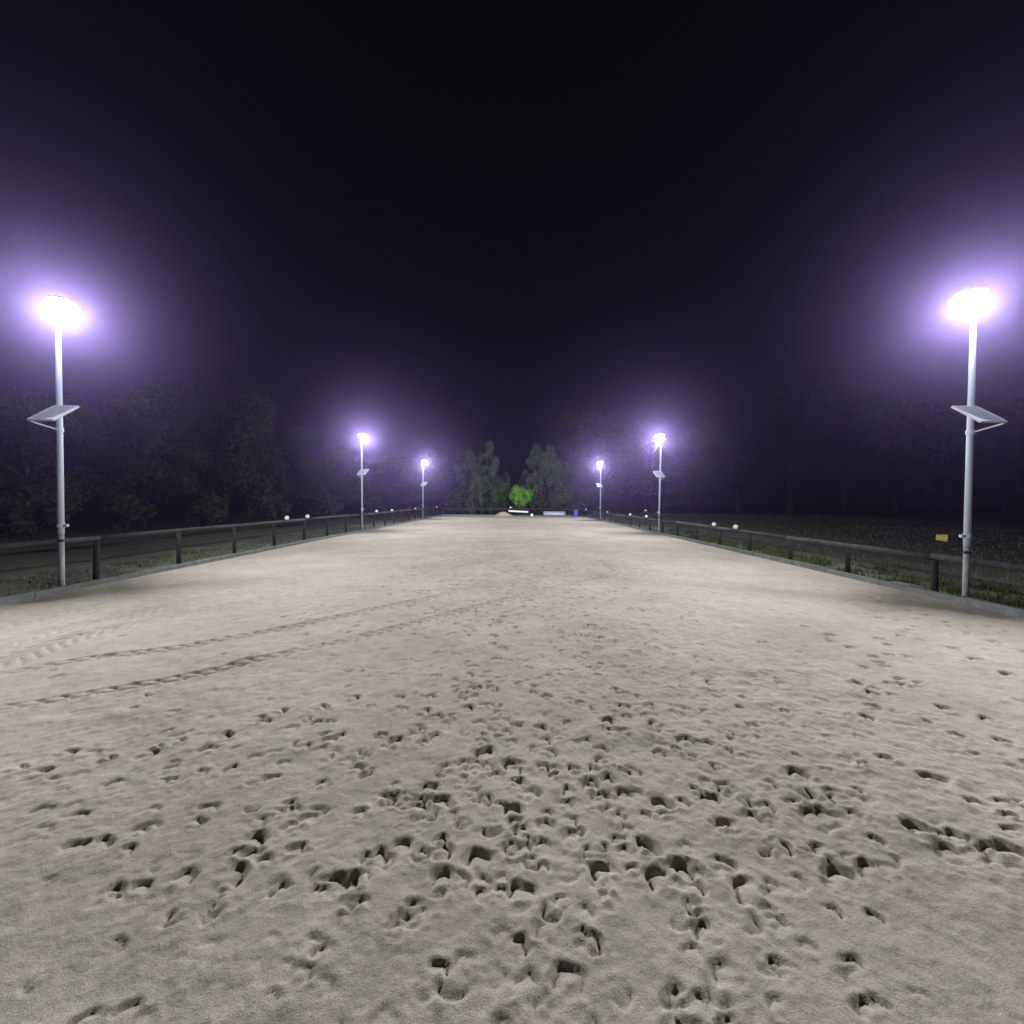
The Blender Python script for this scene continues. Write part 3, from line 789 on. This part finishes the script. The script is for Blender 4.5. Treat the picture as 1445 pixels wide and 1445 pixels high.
# yellow bucket lying in the field
r = empty('yellow_bucket', (17.9, 17.9, .0), 'yellow bucket lying on its side in the dark field', 'bucket')
Mb = Matrix.Translation((0, 0, .155)) @ Matrix.Rotation(.9, 4, 'Z') @ Matrix.Rotation(PI/2 + .05, 4, 'X')
bm = bmesh.new(); add_lathe(bm, [(0, -.16), (.115, -.16), (.155, .15), (.168, .155), (.168, .17), (.150, .17), (.110, -.14), (0, -.145)], 22, Mb); bm_obj('body', bm, M_yellow, r, smooth=True)
bm = bmesh.new(); add_tube(bm, [tuple(Mb @ Vector((.165*math.cos(a), .13*math.sin(a)*.9 + 0, .16 + .13*math.sin(a)))) for a in np.linspace(0, PI, 12)], .006, 6); bm_obj('handle', bm, M_black, r)

# spilt sand on the right verge
bm = bmesh.new(); n = 18; rings = []
for k in range(5):
    f = k / 4; rr = 1 - f
    rings.append([bm.verts.new((.30*rr*math.cos(2*PI*j/n)*(1+.15*math.sin(3*j)), .85*rr*math.sin(2*PI*j/n), .17*math.sin(f*PI/2) - .07 + .012*math.sin(j*2+k))) for j in range(n)])
for a, b in zip(rings, rings[1:]):
    for j in range(n): bm.faces.new((a[j], a[(j+1) % n], b[(j+1) % n], b[j]))
bm.faces.new(rings[-1])
o = bm_obj('sand_spill', bm, M_sand, None, (7.62, 8.3, -.06), True); tag(o, 'small patch of spilt sand on the verge beside a right fence post', 'sand heap')

# ------------------------------------------------------------------ grass
def grass(name, spots, label, hmin, hmax, seed, m=None):
    r = np.random.default_rng(seed)
    P = np.array(spots); n = len(P)
    a = r.uniform(0, 2*PI, n); h = r.uniform(hmin, hmax, n); w = r.uniform(.006, .014, n) * (1 + np.hypot(P[:, 0], P[:, 1])/14)
    lean = r.uniform(.1, .7, n) * h
    dx, dy = np.cos(a), np.sin(a)
    base = np.stack([P[:, 0], P[:, 1], P[:, 2]], -1)
    sx = np.stack([-dy*w, dx*w, 0*w], -1)
    mid = base + np.stack([dx*lean*.3, dy*lean*.3, h*.6], -1)
    tip = base + np.stack([dx*lean, dy*lean, h], -1)
    co = np.stack([base - sx, base + sx, mid + sx*.7, mid - sx*.7, tip], 1).reshape(-1, 3).astype(np.float32)
    i = np.arange(n)*5
    li = np.stack([i, i+1, i+2, i+3, i+3, i+2, i+4], 1).astype(np.int32).ravel()
    me = bpy.data.meshes.new(name)
    me.vertices.add(len(co)); me.vertices.foreach_set('co', co.ravel())
    me.loops.add(len(li)); me.loops.foreach_set('vertex_index', li)
    ls = np.stack([np.arange(n)*7, np.arange(n)*7+4], 1).astype(np.int32).ravel()
    me.polygons.add(2*n); me.polygons.foreach_set('loop_start', ls)
    me.update(calc_edges=True)
    tag(link(name, me, m or M_grass), label, 'grass', kind='stuff')
def tufts(x0, x1, y0, y1, nt, per, spread, z=-.12):
    out = []
    for k in range(nt):
        cx = x0 + (x1-x0)*random.random()**1.4; cy = random.uniform(y0, y1); m = random.randint(per//2, per)
        for j in range(m): out.append((cx + random.gauss(0, spread), cy + random.gauss(0, spread*1.6), z))
    return out
sp = [p for p in tufts(7.36, 9.6, 4, 26, 230, 40, .10) if p[0] > 7.29 and not (p[0] < 8.0 and 7.6 < p[1] < 9.0)]
sp += [p for p in tufts(7.3, 7.6, 9.0, 16, 90, 40, .07) if p[0] > 7.26 and not (p[0] < 8.0 and 7.6 < p[1] < 9.0)]
grass('verge_grass', sp, 'rough grass tufts on the verge along the right fence', .05, .17, 5)
sp = [p for p in [(-a, b, c) for a, b, c in tufts(7.95, 10.5, 3, 26, 260, 40, .13)] if p[0] < -7.88]
grass('verge_grass', sp, 'dark rough grass on the verge along the left fence', .04, .13, 6, M_baked_grass)
sp = [(random.uniform(9, 46), random.uniform(6, 62), -.08) for k in range(34000)]
grass('field_grass', sp, 'short dark meadow grass across the right field', .03, .12, 7, M_baked_grass)

# ------------------------------------------------------------------ violet volume added for the lens glow round the lamps
bm = bmesh.new(); add_box(bm, (-240, -240, -1.6), (240, 270, 26))
hz = bpy.data.materials.new('glow_haze'); hz.use_nodes = True
N = hz.node_tree.nodes; N.remove(N['Principled BSDF'])
v = N.new('ShaderNodeVolumePrincipled')
v.inputs['Color'].default_value = (0.57, 0.42, 1.0, 1); v.inputs['Density'].default_value = GLOW_HAZE_DENSITY; v.inputs['Anisotropy'].default_value = GLOW_HAZE_G
hz.node_tree.links.new(v.outputs['Volume'], N['Material Output'].inputs['Volume'])
tag(bm_obj('glow_haze', bm, hz), 'thin violet volume over the whole arena, added for the lens glow round the lamps', 'glow_haze', kind='stuff')
